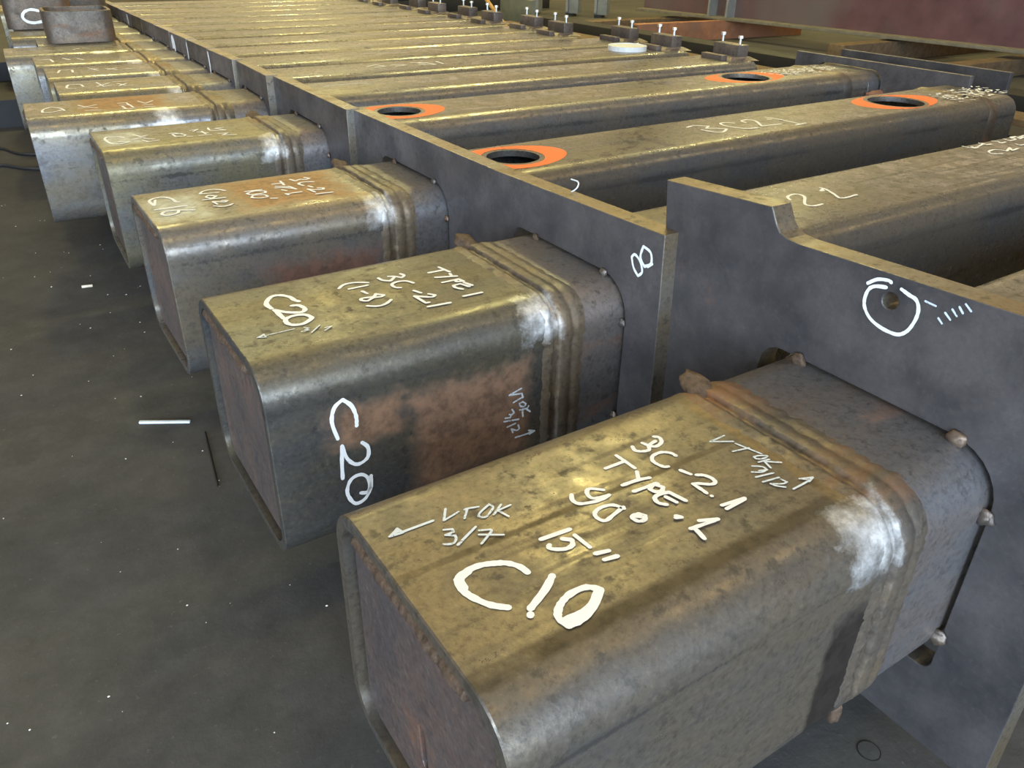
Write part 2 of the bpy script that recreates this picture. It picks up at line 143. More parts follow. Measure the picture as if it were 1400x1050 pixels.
RUST = (0.30, 0.125, 0.05); BRIGHT = (0.88, 0.88, 0.88)
def steel(name, scale_col=(0.165, 0.175, 0.20), brown_col=(0.21, 0.185, 0.155), brown=0.5, rust=0.25, rough=0.42, patches=(), metal=0.6, streak=True, band=None, speck=1.0):
    """hot rolled tube steel: mill scale, thin brown oxide film, rust blooms, optional local patches.
    patches: (centre, half size, colour, roughness, metallic, edge softness)"""
    m, nt, b = new_mat(name)
    raw, vs, vr = coords(nt, (0.35, 1, 1))
    _, vl, _ = coords(nt, (0.05, 1, 1))
    n1 = noise(nt, vs, 9, 5, 0.6); n2 = noise(nt, vr, 60, 4, 0.65); n3 = noise(nt, vr, 260, 3, 0.6)
    f1 = ramp(nt, n1, 0.5-brown*0.35, 0.78-brown*0.35)
    col = mixc(nt, f1, scale_col, brown_col)
    oi2 = N(nt, 'ShaderNodeObjectInfo'); hv = N(nt, 'ShaderNodeHueSaturation'); L(nt, ramp(nt, oi2.outputs['Random'], 0, 1, 0.78, 1.2), hv.inputs['Value']); L(nt, col, hv.inputs['Color']); col = hv.outputs[0]
    rg = mixf(nt, n1, rough-0.09, rough+0.12)
    mt = metal
    # pitted dark specks
    sp = ramp(nt, n2, 0.56, 0.66)
    col = mixc(nt, math_(nt, 'MULTIPLY', sp, 0.55*speck), col, (0.05, 0.045, 0.04))
    rg = mixf(nt, math_(nt, 'MULTIPLY', sp, 0.6), rg, 0.7)
    n6 = noise(nt, vr, 150, 4, 0.7)
    col = mixc(nt, math_(nt, 'MULTIPLY', ramp(nt, n6, 0.50, 0.68), 0.45*speck), col, (0.05, 0.043, 0.035))
    col = mixc(nt, math_(nt, 'MULTIPLY', ramp(nt, n6, 0.44, 0.30), 0.35*speck), col, (0.34, 0.29, 0.21))
    n5 = noise(nt, vr, 22, 6, 0.72); bl = ramp(nt, n5, 0.44, 0.62)
    col = mixc(nt, math_(nt, 'MULTIPLY', bl, 0.32), col, (0.08, 0.072, 0.065)); rg = mixf(nt, ramp(nt, n5, 0.36, 0.66), math_(nt, 'SUBTRACT', rg, 0.15), math_(nt, 'ADD', rg, 0.10))
    if streak:   # drawing lines along the tube
        st = noise(nt, vl, 55, 3, 0.7); s2 = ramp(nt, st, 0.56, 0.66)
        col = mixc(nt, math_(nt, 'MULTIPLY', s2, 0.28), col, (0.07, 0.055, 0.04)); rg = mixf(nt, math_(nt, 'MULTIPLY', s2, 0.5), rg, 0.6)
    # rust blooms
    n4 = noise(nt, vs, 6, 6, 0.7); rf = math_(nt, 'MULTIPLY', ramp(nt, n4, 0.72-rust*0.3, 0.86-rust*0.3), 0.75)
    mix_r = mixc(nt, n2, (0.18, 0.075, 0.035), RUST)
    col = mixc(nt, rf, col, mix_r); rg = mixf(nt, rf, rg, 0.75); mt = mixf(nt, rf, mt, 0.15)
    if band:     # flaking scale along the edge of the flat side
        z0, hw, ymax = band
        sx = N(nt, 'ShaderNodeSeparateXYZ'); L(nt, raw, sx.inputs[0])
        dz = math_(nt, 'ABSOLUTE', math_(nt, 'SUBTRACT', sx.outputs[2], z0))
        bm_ = ramp(nt, math_(nt, 'ADD', math_(nt, 'DIVIDE', dz, hw), math_(nt, 'ADD', math_(nt, 'MULTIPLY', math_(nt, 'SUBTRACT', n6, 0.5), 3.5), math_(nt, 'MULTIPLY', math_(nt, 'SUBTRACT', n1, 0.42), 4.5))), 1.0, 0.3)
        bm_ = math_(nt, 'MULTIPLY', bm_, ramp(nt, sx.outputs[1], ymax, ymax-0.01))
        col = mixc(nt, math_(nt, 'MULTIPLY', bm_, 0.8), col, (0.035, 0.032, 0.03)); rg = mixf(nt, bm_, rg, 0.7)
    for (c, h, pc, pr, pm, soft) in patches:
        a = N(nt, 'ShaderNodeVectorMath', operation='SUBTRACT'); L(nt, raw, a.inputs[0]); a.inputs[1].default_value = c
        d = N(nt, 'ShaderNodeVectorMath', operation='DIVIDE'); L(nt, a.outputs[0], d.inputs[0]); d.inputs[1].default_value = h
        ab = N(nt, 'ShaderNodeVectorMath', operation='ABSOLUTE'); L(nt, d.outputs[0], ab.inputs[0])
        s = N(nt, 'ShaderNodeSeparateXYZ'); L(nt, ab.outputs[0], s.inputs[0])
        mx = math_(nt, 'MAXIMUM', math_(nt, 'MAXIMUM', s.outputs[0], s.outputs[1]), s.outputs[2])
        pn = noise(nt, vr, 34, 7, 0.75)
        q = math_(nt, 'ADD', mx, math_(nt, 'MULTIPLY', math_(nt, 'SUBTRACT', pn, 0.5), soft*2.2))
        f = math_(nt, 'MULTIPLY', ramp(nt, q, 1.0+soft*0.2, 1.0-soft*0.7), 0.92)
        pcol = mixc(nt, ramp(nt, n2, 0.35, 0.62), tuple(x*0.5 for x in pc), pc)
        col = mixc(nt, f, col, pcol); rg = mixf(nt, f, rg, pr); mt = mixf(nt, f, mt, pm)
    L(nt, col, b.inputs['Base Color']); L(nt, rg, b.inputs['Roughness'])
    if hasattr(mt, 'is_output'): L(nt, mt, b.inputs['Metallic'])
    else: b.inputs['Metallic'].default_value = mt
    bp = N(nt, 'ShaderNodeBump'); bp.inputs['Strength'].default_value = 0.22; bp.inputs['Distance'].default_value = 0.002
    L(nt, math_(nt, 'ADD', math_(nt, 'MULTIPLY', n2, 0.7), math_(nt, 'MULTIPLY', n3, 0.3)), bp.inputs['Height']); L(nt, bp.outputs[0], b.inputs['Normal'])
    return m
def plain(name, col, rough=0.6, metal=0.0, var=0.25, scale=30, bump=0.1, col2=None):
    m, nt, b = new_mat(name); raw, vs, vr = coords(nt)
    n = noise(nt, vr, scale, 5, 0.6); n2 = noise(nt, vr, scale*0.22, 3, 0.5)
    c = mixc(nt, ramp(nt, n, 0.3, 0.7), tuple(x*(1-var) for x in col), tuple(min(1, x*(1+var)) for x in col))
    if col2: c = mixc(nt, ramp(nt, n2, 0.45, 0.62), c, col2)
    L(nt, c, b.inputs['Base Color']); L(nt, mixf(nt, n, rough-0.1, min(1, rough+0.1)), b.inputs['Roughness'])
    b.inputs['Metallic'].default_value = metal
    bp = N(nt, 'ShaderNodeBump'); bp.inputs['Strength'].default_value = bump; bp.inputs['Distance'].default_value = 0.003
    L(nt, n, bp.inputs['Height']); L(nt, bp.outputs[0], b.inputs['Normal'])
    return m
def paint(name, col, cover=0.62):
    """dry paint stick: opaque where it took, the steel showing through where it skipped"""
    m, nt, b = new_mat(name); raw, vs, vr = coords(nt)
    b.inputs['Base Color'].default_value = (*col, 1); b.inputs['Roughness'].default_value = 0.75
    n = noise(nt, vr, 420, 3, 0.7); n2 = noise(nt, vr, 60, 3, 0.6)
    f = ramp(nt, math_(nt, 'ADD', math_(nt, 'MULTIPLY', n, 0.6), math_(nt, 'MULTIPLY', n2, 0.4)), 0.76-cover*0.5, 0.84-cover*0.5, 0.35, 1.0)
    L(nt, f, b.inputs['Alpha'])
    return m
def emit(name, col, strength):
    m, nt, b = new_mat(name); nt.nodes.remove(b); e = N(nt, 'ShaderNodeEmission'); e.inputs[0].default_value = (*col, 1); e.inputs[1].default_value = strength
    L(nt, e.outputs[0], nt.nodes['Material Output'].inputs[0]); return m

# ------------------------------------------------------------------ mesh helpers
def obj_from(name, me, mat, parent=None, loc=None):
    if mat is not None:
        me.materials.clear(); me.materials.append(mat)
    o = bpy.data.objects.new(name, me); COLL.objects.link(o)
    if parent: o.parent = parent
    if loc: o.location = loc
    return o
def finish(bm, name, smooth=True, ang=38):
    bmesh.ops.recalc_face_normals(bm, faces=bm.faces[:])
    me = bpy.data.meshes.new(name); bm.to_mesh(me); bm.free()
    if smooth:
        for p in me.polygons: p.use_smooth = True
        me.set_sharp_from_angle(angle=math.radians(ang))
    return me
def tag(o, label=None, cat=None, group=None, kind=None):
    if label: o['label'] = label
    if cat: o['category'] = cat
    if group: o['group'] = group
    if kind: o['kind'] = kind
    return o
def thing(name, label, cat, loc, rotz=0.0, group=None):
    o = bpy.data.objects.new(name, None); COLL.objects.link(o); o.location = loc; o.rotation_euler = (0, 0, rotz); o.empty_display_size = 0.05
    return tag(o, label, cat, group)
def box(bm, x0, x1, y0, y1, z0, z1, bev=0.0, mat=None):
    r = bmesh.ops.create_cube(bm, size=1.0)['verts']
    for v in r:
        v.co = Vector(((x0+x1)/2+v.co.x*(x1-x0), (y0+y1)/2+v.co.y*(y1-y0), (z0+z1)/2+v.co.z*(z1-z0)))
    if bev:
        es = list({e for v in r for e in v.link_edges})
        bmesh.ops.bevel(bm, geom=es, offset=bev, segments=2, affect='EDGES', profile=0.6)
    return r
def box_obj(name, x0, x1, y0, y1, z0, z1, mat, parent=None, bev=0.0):
    bm = bmesh.new(); box(bm, x0, x1, y0, y1, z0, z1, bev); return obj_from(name, finish(bm, name, ang=50), mat, parent)
def rr(y0, y1, z0, z1, R, n=8, step=None):
    """rounded rectangle outline; R scalar or (front_bottom, back_bottom, back_top, front_top)"""
    if not isinstance(R, tuple): R = (R,)*4
    cs = [(y0+R[0], z0+R[0], R[0], 180), (y1-R[1], z0+R[1], R[1], 270), (y1-R[2], z1-R[2], R[2], 0), (y0+R[3], z1-R[3], R[3], 90)]
    pts = []
    for cy, cz, r, a0 in cs:
        for i in range(n+1):
            a = math.radians(a0+90*i/n); pts.append((cy+r*math.cos(a), cz+r*math.sin(a), math.cos(a), math.sin(a)))
    if step:
        out = []
        for i, p in enumerate(pts):
            q = pts[(i+1) % len(pts)]; out.append(p); d = math.hypot(q[0]-p[0], q[1]-p[1]); k = int(d/step)
            for j in range(1, k):
                t = j/k; ny = p[2]*(1-t)+q[2]*t; nz = p[3]*(1-t)+q[3]*t; l = math.hypot(ny, nz) or 1
                out.append((p[0]*(1-t)+q[0]*t, p[1]*(1-t)+q[1]*t, ny/l, nz/l))
        pts = out
    return pts
def loft(bm, rings, closed_prof=False):
    vs = [[bm.verts.new(p) for p in r] for r in rings]
    n = len(rings[0])
    rng = range(len(rings)) if closed_prof else range(len(rings)-1)
    for i in rng:
        a, c = vs[i], vs[(i+1) % len(vs)]
        for j in range(n):
            bm.faces.new((a[j], a[(j+1) % n], c[(j+1) % n], c[j]))
    return vs
W, H, R_, T_ = 0.305, 0.2875, 0.05, 0.014
def tube_mesh(name, x0, x1, R=R_, n=8, t=T_, hollow=True, w=W, h=H):
    bm = bmesh.new(); e = 0.0015
    def ring(x, off):
        return [(x, p[0]+p[2]*off, p[1]+p[3]*off) for p in rr(0, w, 0, h, R, n)]
    if hollow:
        loft(bm, [ring(x0, -t), ring(x0, -e), ring(x0+e, 0), ring(x1-e, 0), ring(x1, -e), ring(x1, -t)], True)
    else:
        vs = loft(bm, [ring(x0, -e), ring(x0+e, 0), ring(x1-e, 0), ring(x1, -e)])
        bm.faces.new(vs[0]); bm.faces.new(vs[-1])
    return finish(bm, name, ang=40)
def sweep(name, prof, R=R_, n=7, amp=0.0012, freq=60, seed=0, step=0.008, xj=0.0015):
    """a profile [(x, offset)] run round the tube section, jittered like weld metal"""
    bm = bmesh.new(); out = rr(0, W, 0, H, R, n, step); rings = []
    for k, (x, off) in enumerate(prof):
        ring = []
        for p in out:
            q = Vector((x*freq, p[0]*freq+seed*7.1, p[1]*freq+seed*3.3))
            a = mnoise.noise(q)*amp if off > -0.01 else 0; b = mnoise.noise(q*0.6+Vector((9, 4, 2)))*xj
            ring.append((x+b, p[0]+p[2]*(off+a), p[1]+p[3]*(off+a)))
        rings.append(ring)
    loft(bm, rings)
    return finish(bm, name, ang=60)
def plate_mesh(name, outlines, x0, thick, bev=0.0015):
    """flat plate lying in local y/z from x0 to x0+thick; first outline outside, the rest are cut-outs"""
    cu = bpy.data.curves.new(name, 'CURVE'); cu.dimensions = '2D'; cu.fill_mode = 'BOTH'
    cu.extrude = thick/2-bev; cu.bevel_depth = bev; cu.bevel_resolution = 1; cu.offset = -bev
    for o in outlines:
        s = cu.splines.new('POLY'); s.points.add(len(o)-1); s.use_cyclic_u = True
        for p, q in zip(s.points, o): p.co = (q[0], q[1], 0, 1)
    ob = bpy.data.objects.new(name, cu); me = bpy.data.meshes.new_from_object(ob)
    bpy.data.objects.remove(ob); bpy.data.curves.remove(cu)
    for v in me.vertices:
        x, y, z = v.co; v.co = (x0+thick/2+z, x, y)
    me.name = name
    for p in me.polygons: p.use_smooth = False
    return me
def cut_edges(o):
    """the flame-cut edge faces of a plate get their own surface"""
    me = o.data; me.materials.append(M['edge'])
    for p in me.polygons:
        if abs(p.normal.x) < 0.9: p.material_index = 1
    return o
def blob_mesh(name, r=0.012, seed=0, squash=(0.7, 1, 1)):
    bm = bmesh.new(); bmesh.ops.create_icosphere(bm, subdivisions=3, radius=r)
    for v in bm.verts:
        k = 1+0.4*mnoise.noise(v.co*110+Vector((seed*5, seed, 0)))+0.15*mnoise.noise(v.co*300+Vector((seed, 3, 0)))
        v.co = Vector((v.co.x*squash[0]*k, v.co.y*squash[1]*k, v.co.z*squash[2]*k))
    return finish(bm, name, ang=180)
def cyl(bm, p0, p1, r, seg=12, r1=None):
    p0, p1 = Vector(p0), Vector(p1); d = p1-p0
    g = bmesh.ops.create_cone(bm, cap_ends=True, segments=seg, radius1=r, radius2=r if r1 is None else r1, depth=d.length)['verts']
    q = d.to_track_quat('Z', 'Y').to_matrix(); c = (p0+p1)/2
    for v in g: v.co = q @ v.co + c
    return g
def tube_path(bm, pts, r, seg=8):
    pts = [Vector(p) for p in pts]; rings = []
    for i, p in enumerate(pts):
        d = (pts[min(i+1, len(pts)-1)]-pts[max(i-1, 0)]).normalized()
        a = d.cross(Vector((0, 0, 1)));  a = a.normalized() if a.length > 1e-4 else Vector((1, 0, 0)); b = a.cross(d)
        rings.append([tuple(p+a*r*math.cos(2*math.pi*j/seg)+b*r*math.sin(2*math.pi*j/seg)) for j in range(seg)])
    vs = loft(bm, rings); bm.faces.new(vs[0]); bm.faces.new(vs[-1])
def catmull(P, k=4):
    if len(P) < 3: return P
    out = []; closed = P[0] == P[-1]
    for i in range(len(P)-1):
        p1, p2 = P[i], P[i+1]
        p0 = P[i-1] if i > 0 else (P[-2] if closed else p1); p3 = P[i+2] if i+2 < len(P) else (P[1] if closed else p2)
        for j in range(k):
            t = j/k
            out.append(tuple(0.5*(2*b+(c-a)*t+(2*a-5*b+4*c-d)*t*t+(3*b-a-3*c+d)*t**3) for a, b, c, d in zip(p0, p1, p2, p3)))
    out.append(P[-1]); return out
def sharp_split(P, lim=75):
    """split a stroke at its sharp turns so that curves stay curves and corners stay corners"""
    segs = [[P[0]]]
    for i in range(1, len(P)):
        segs[-1].append(P[i])
        if i < len(P)-1:
            a = Vector(P[i])-Vector(P[i-1]); b = Vector(P[i+1])-Vector(P[i])
            if a.length > 0 and b.length > 0 and math.degrees(a.angle(b)) > lim: segs.append([P[i]])
    return segs
def ribbon_mesh(name, strokes, w, to3d, lift, seed=1):
    """painted strokes: thin raised ribbons with round ends; to3d maps (a, b, height) to local space"""
    bm = bmesh.new(); rnd = random.Random(seed)
    for st in strokes:
        for seg in sharp_split([tuple(p) for p in st]):
            lift += 0.00004
            pts = [Vector(p) for p in catmull(seg)]
            hw = w/2; lv = []; rv = []
            for i, p in enumerate(pts):
                d = pts[min(i+1, len(pts)-1)]-pts[max(i-1, 0)]
                d = d.normalized() if d.length > 1e-9 else Vector((1, 0)); n = Vector((-d.y, d.x))
                k = hw*(0.88+0.28*rnd.random()); a = p+n*k; b = p-n*k
                lv.append(bm.verts.new(to3d(a.x, a.y, lift))); rv.append(bm.verts.new(to3d(b.x, b.y, lift)))
            for i in range(len(pts)-1): bm.faces.new((lv[i], lv[i+1], rv[i+1], rv[i]))
            for p in (pts[0], pts[-1]):
                lift += 0.00002
                c = [bm.verts.new(to3d(p.x+hw*0.98*math.cos(2*math.pi*j/9), p.y+hw*0.98*math.sin(2*math.pi*j/9), lift)) for j in range(9)]
                bm.faces.new(c)
    me = bpy.data.meshes.new(name); bm.to_mesh(me); bm.free()
    return me

# ------------------------------------------------------------------ materials
def concrete():
    m, nt, b = new_mat('concrete_floor'); raw, vs, vr = coords(nt, rnd=False)
    n1 = noise(nt, vs, 1.6, 6, 0.6); n2 = noise(nt, vs, 14, 6, 0.7); n3 = noise(nt, vs, 90, 4, 0.7); n4 = noise(nt, vs, 35, 2, 0.5)
    c = mixc(nt, ramp(nt, n1, 0.35, 0.68), (0.058, 0.058, 0.058), (0.096, 0.092, 0.085))
    c = mixc(nt, math_(nt, 'MULTIPLY', ramp(nt, n2, 0.45, 0.75), 0.5), c, (0.125, 0.122, 0.115))
    c = mixc(nt, math_(nt, 'MULTIPLY', ramp(nt, n2, 0.42, 0.28), 0.45), c, (0.04, 0.04, 0.038))
    c = mixc(nt, math_(nt, 'MULTIPLY', ramp(nt, n3, 0.62, 0.74), 0.35), c, (0.24, 0.22, 0.19))
    c = mixc(nt, ramp(nt, n4, 0.80, 0.84), c, (0.4, 0.4, 0.37))
    L(nt, c, b.inputs['Base Color']); L(nt, mixf(nt, n2, 0.5, 0.85), b.inputs['Roughness']); b.inputs['Specular IOR Level'].default_value = 0.06
    bp = N(nt, 'ShaderNodeBump'); bp.inputs['Strength'].default_value = 0.35; bp.inputs['Distance'].default_value = 0.004
    L(nt, math_(nt, 'ADD', n2, math_(nt, 'MULTIPLY', n3, 0.4)), bp.inputs['Height']); L(nt, bp.outputs[0], b.inputs['Normal'])
    return m
M = {}
M['floor'] = concrete()
M['wall'] = plain('wall_cladding', (0.40, 0.32, 0.22), 0.8, 0, 0.1, 4)
M['ceil'] = plain('roof_deck', (0.52, 0.41, 0.27), 0.8, 0, 0.1, 3)
M['strip_glow'] = emit('added_strip_glow', (1.0, 0.75, 0.33), 5.2)
M['strip_glow2'] = emit('dim_skylight', (1.0, 0.78, 0.36), 2.2)  # weaker glow than the strips along the tubes
M['wall_glow'] = emit('added_wall_glow', (1.0, 0.78, 0.46), 1.15)
M['tube'] = steel('tube_steel', brown=0.55, rust=0.15, rough=0.33, band=(0.232, 0.010, 0.03))
M['sleeve'] = steel('sleeve_steel', (0.19, 0.195, 0.215), (0.23, 0.19, 0.17), 0.35, 0.35, 0.45, streak=False)
M['plate'] = steel('plate_steel', (0.098, 0.094, 0.104), (0.190, 0.175, 0.18), 0.40, 0.22, 0.44, metal=0.5, streak=False, speck=0.4)
M['cap'] = steel('cap_plate_steel', (0.10, 0.088, 0.092), (0.165, 0.115, 0.10), 0.5, 0.35, 0.5, metal=0.4, streak=False)
M['weld'] = steel('weld_metal', (0.13, 0.125, 0.12), (0.24, 0.18, 0.11), 0.5, 0.45, 0.48, metal=0.6, streak=False)
M['tack'] = steel('tack_weld_metal', (0.13, 0.125, 0.125), (0.17, 0.12, 0.085), 0.5, 0.5, 0.45, metal=0.6, streak=False)
M['rustweld'] = plain('rusty_weld', (0.095, 0.06, 0.038), 0.75, 0.2, 0.5, 140, 0.6)
M['bright'] = plain('ground_bright_steel', (0.86, 0.87, 0.90), 0.30, 0.85, 0.15, 120, 0.3)
M['bold'] = paint('white_paint_bold', (0.86, 0.87, 0.88), 1.0)
M['mid'] = paint('white_paint', (0.84, 0.84, 0.84), 0.9)
M['thin'] = paint('pale_blue_paint_pen', (0.66, 0.72, 0.78), 0.75)
M['orange'] = plain('orange_spray_paint', (0.90, 0.16, 0.03), 0.55, 0, 0.06, 20, 0.02)
M['lug'] = steel('lug_steel', (0.13, 0.11, 0.115), (0.22, 0.18, 0.15), 0.5, 0.15, 0.45, metal=0.6, streak=False)
M['stud'] = plain('galvanised_stud', (0.66, 0.66, 0.64), 0.4, 0.7, 0.1)
M['timber'] = plain('dark_timber', (0.13, 0.085, 0.045), 0.85, 0, 0.35, 22, 0.4)
M['rusty'] = steel('rusty_offcut_steel', (0.12, 0.105, 0.09), (0.17, 0.125, 0.09), 0.5, 0.55, 0.5, metal=0.5, streak=False)
M['beam'] = plain('red_oxide_beam', (0.115, 0.055, 0.062), 0.5, 0.1, 0.25, 5, 0.05, (0.13, 0.10, 0.10))
M['flange'] = plain('dusty_flange', (0.17, 0.15, 0.11), 0.8, 0.1, 0.25, 12, 0.1)
M['orangerust'] = plain('orange_rust_steel', (0.36, 0.16, 0.08), 0.8, 0.1, 0.3, 9, 0.2, (0.26, 0.14, 0.09))
M['grey'] = plain('grey_primer', (0.22, 0.23, 0.22), 0.6, 0.1, 0.15, 10)
M['green'] = plain('grey_green_plate', (0.17, 0.18, 0.15), 0.6, 0.2, 0.2, 9)
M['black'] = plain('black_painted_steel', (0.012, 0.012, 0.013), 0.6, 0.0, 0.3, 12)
M['cable'] = plain('black_rubber', (0.015, 0.014, 0.013), 0.6)
M['white'] = plain('white_disc', (0.66, 0.67, 0.66), 0.6, 0, 0.1, 40)
M['chalkstick'] = plain('soapstone', (0.70, 0.76, 0.80), 0.6, 0, 0.1, 60)
M['butt'] = plain('paper_butt', (0.72, 0.62, 0.48), 0.8, 0, 0.2, 60)
M['ochre'] = plain('ochre_bar', (0.40, 0.22, 0.07), 0.7, 0, 0.2, 10)
M['edge'] = steel('flame_cut_edge', (0.36, 0.34, 0.30), (0.30, 0.23, 0.15), 0.5, 0.3, 0.40, metal=0.7, streak=False)

# ------------------------------------------------------------------ setting
def struct(name, x0, x1, y0, y1, z0, z1, mat):
    return tag(box_obj(name, x0, x1, y0, y1, z0, z1, mat), kind='structure')
struct('floor', -9.2, 14.2, -7.2, 16.2, -0.1, 0.0, M['floor'])
struct('ceiling', -9.2, 14.2, -7.2, 16.2, 7.0, 7.2, M['ceil'])
struct('wall_back', -9.2, 14.2, 16.0, 16.2, 0, 7.0, M['wall'])
struct('wall_right', 14.0, 14.2, -7.0, 16.0, 0, 7.0, M['wall'])
bm = bmesh.new(); box(bm, -9.2, -7.0, -7.2, -7.0, 0, 7); box(bm, 2.0, 14.2, -7.2, -7.0, 0, 7); box(bm, -7.0, 2.0, -7.2, -7.0, 5.2, 7)
tag(obj_from('wall_front', finish(bm, 'wall_front', False), M['wall']), kind='structure')
bm = bmesh.new(); box(bm, -9.2, -9.0, -7.0, -6.0, 0, 7); box(bm, -9.2, -9.0, 0.0, 16.0, 0, 7); box(bm, -9.2, -9.0, -6.0, 0.0, 4.0, 7)
tag(obj_from('wall_left', finish(bm, 'wall_left', False), M['wall']), kind='structure')
wn = 1
for (x0, x1, y0, y1) in ((-3, 12, 5.0, 5.4), (-4, 13, 9.0, 9.8), (-3, 12, -1.8, -1.1), (1.0, 12, 1.9, 2.2), (4.0, 4.6, 5.45, 8.95), (4.0, 4.6, 9.85, 15.5)):  # strips running along the tubes are unseen, added for their highlight lines
    struct('added_glow_or_skylight_%d' % wn, x0, x1, y0, y1, 6.94, 6.99, M['strip_glow'] if x0 < 0 else M['strip_glow2']); wn += 1
struct('added_glow_or_skylight_%d' % wn, -6, 13, 15.93, 15.98, 1.4, 4.8, M['wall_glow']); wn += 1  # unseen glowing wall bands, added to brighten the far tube tops
struct('added_glow_or_skylight_%d' % wn, 13.93, 13.98, 0, 15, 1.4, 4.8, M['wall_glow'])

# ------------------------------------------------------------------ steel columns
ZB = ZT - H
#        x end,  near y, yaw,   plate x, splice, far end
COLS = [(0.0, 0.0, 0.0193, 0.585, 0.4226, 3.25), (0.0024, 0.557, 0.0099, 0.550, 0.4214, 3.25),
        (0.0077, 1.126, 0.0134, 0.553, 0.4243, 2.70), (0.0063, 1.7455, -0.01, 0.530, 0.405, 2.68),
        (-0.113, 2.215, -0.035, 0.515, 0.36, 2.52), (0.0, 2.57, -0.035, 0.512, 0.36, 2.48), (0.0, 2.90, -0.035, 0.512, 0.36, 2.51),
        (-0.01, 3.22, -0.035, 0.512, 0.36, 2.36)]
for k in range(8, 16):
    COLS.append(((-0.09, 0.05, -0.03, 0.0, 0.02, 0.0, 0.04, 0.0)[k-8], 3.53+0.312*(k-8), -0.035, 0.512, 0.36, (2.39, 2.33, 2.35, 2.31, 2.33, 2.28, 2.30, 2.28)[k-8]))
LAB = ['steel tube column nearest the camera, C10 painted large on its stub',
       'steel tube column with C20 painted on top and down its side',
       'steel tube column with C16 on a whitened patch and two orange-ringed holes',
       'steel tube column just behind the C16 one, also with orange-ringed holes',
       'steel tube column with rusty orange stub sticking out farthest left, fifth from the camera',
       'sixth steel tube column from the camera, 3C21 painted on its long shaft',
       'seventh steel tube column from the camera', 'eighth steel tube column from the camera',
       'ninth steel tube column, its stub end sticking out left of its neighbours', 'tenth steel tube column, under the front rusty tube offcut',
       'eleventh steel tube column from the camera', 'twelfth steel tube column, under the tube offcut marked C',
       'thirteenth steel tube column from the camera', 'fourteenth steel tube column from the camera',
       'fifteenth steel tube column, last but one of the row', 'farthest steel tube column, last of the row']
bx_ = lambda c, h, col, r=0.7, mt=0.2, s=0.5: (c, h, col, r, mt, s)
SP = lambda xs, w=0.034, up=0.0: bx_((xs-0.012, 0.016, H-0.024-up), (w, 0.027, 0.030), BRIGHT, 0.42, 0.5, 1.0)
RB = (0.30, 0.15, 0.075)
STUB = {0: steel('stub_c10_steel', (0.125, 0.125, 0.13), (0.165, 0.135, 0.10), 0.6, 0.12, 0.40, band=(0.234, 0.006, 0.03), patches=(
            bx_((0.2, 0.172, H), (0.25, 0.0045, 0.01), (0.10, 0.075, 0.045), 0.5, 0.5, 0.9), bx_((0.2, 0.052, H), (0.25, 0.010, 0.01), (0.085, 0.065, 0.045), 0.5, 0.5, 0.8),  # seam line, then the dark ceiling's reflection painted along the flat's edge
            bx_((0.40, 0.15, H), (0.010, 0.16, 0.03), (0.27, 0.19, 0.10), 0.5, 0.5, 0.9), bx_((0.385, 0, 0.10), (0.03, 0.02, 0.10), (0.06, 0.05, 0.045), 0.35, 0.6, 0.35),
            SP(0.4226, 0.045))),
        1: steel('stub_c20_steel', (0.14, 0.143, 0.15), (0.185, 0.16, 0.115), 0.45, 0.12, 0.40, band=(0.232, 0.011, 0.03), patches=(
            bx_((0.285, 0, 0.13), (0.10, 0.03, 0.085), (0.33, 0.19, 0.12), 0.72, 0.25, 0.35), bx_((0.13, 0, 0.185), (0.06, 0.03, 0.035), (0.30, 0.17, 0.10), 0.72, 0.25, 0.6),
            SP(0.4214))),
        2: steel('stub_c16_steel', (0.165, 0.17, 0.185), (0.22, 0.18, 0.13), 0.5, 0.2, 0.36, band=(0.228, 0.012, 0.03), patches=(
            bx_((0.27, 0.16, H), (0.115, 0.11, 0.03), (0.36, 0.20, 0.09), 0.6, 0.35, 0.5), bx_((0.28, 0, 0.13), (0.13, 0.03, 0.08), (0.20, 0.10, 0.07), 0.7, 0.3, 0.5),
            bx_((0.055, 0.14, H), (0.055, 0.085, 0.02), (0.50, 0.52, 0.52), 0.5, 0.3, 0.7), SP(0.4243))),
        3: steel('stub_fourth_steel', (0.20, 0.21, 0.23), (0.24, 0.21, 0.13), 0.5, 0.08, 0.40, band=(0.224, 0.010, 0.03), patches=(
            bx_((0.06, 0.15, H), (0.05, 0.075, 0.02), (0.52, 0.54, 0.54), 0.5, 0.3, 0.7), SP(0.405))),
        4: steel('stub_fifth_steel', (0.21, 0.215, 0.235), (0.24, 0.20, 0.13), 0.45, 0.1, 0.32, patches=(
            bx_((0.25, 0.17, H), (0.13, 0.115, 0.025), (0.38, 0.20, 0.085), 0.65, 0.3, 0.45), SP(0.36))),
        5: steel('stub_far_steel', (0.21, 0.215, 0.235), (0.26, 0.22, 0.13), 0.5, 0.12, 0.34, patches=(SP(0.36),))}
def hole_cut(me, holes):
    ob = bpy.data.objects.new('cut_work', me); COLL.objects.link(ob)
    bm = bmesh.new()
    for (x, y, r) in holes: cyl(bm, (x, y, H-0.06), (x, y, H+0.06), r, 40)
    cm = bpy.data.meshes.new('cut_tool'); bm.to_mesh(cm); bm.free()
    co = bpy.data.objects.new('cut_tool', cm); COLL.objects.link(co)
    md = ob.modifiers.new('b', 'BOOLEAN'); md.object = co; md.operation = 'DIFFERENCE'; md.solver = 'EXACT'
    dg = bpy.context.evaluated_depsgraph_get(); res = bpy.data.meshes.new_from_object(ob.evaluated_get(dg))
    bpy.data.objects.remove(ob); bpy.data.objects.remove(co); bpy.data.meshes.remove(cm)
    for p in res.polygons: p.use_smooth = True
    res.set_sharp_from_angle(angle=math.radians(40))
    return res
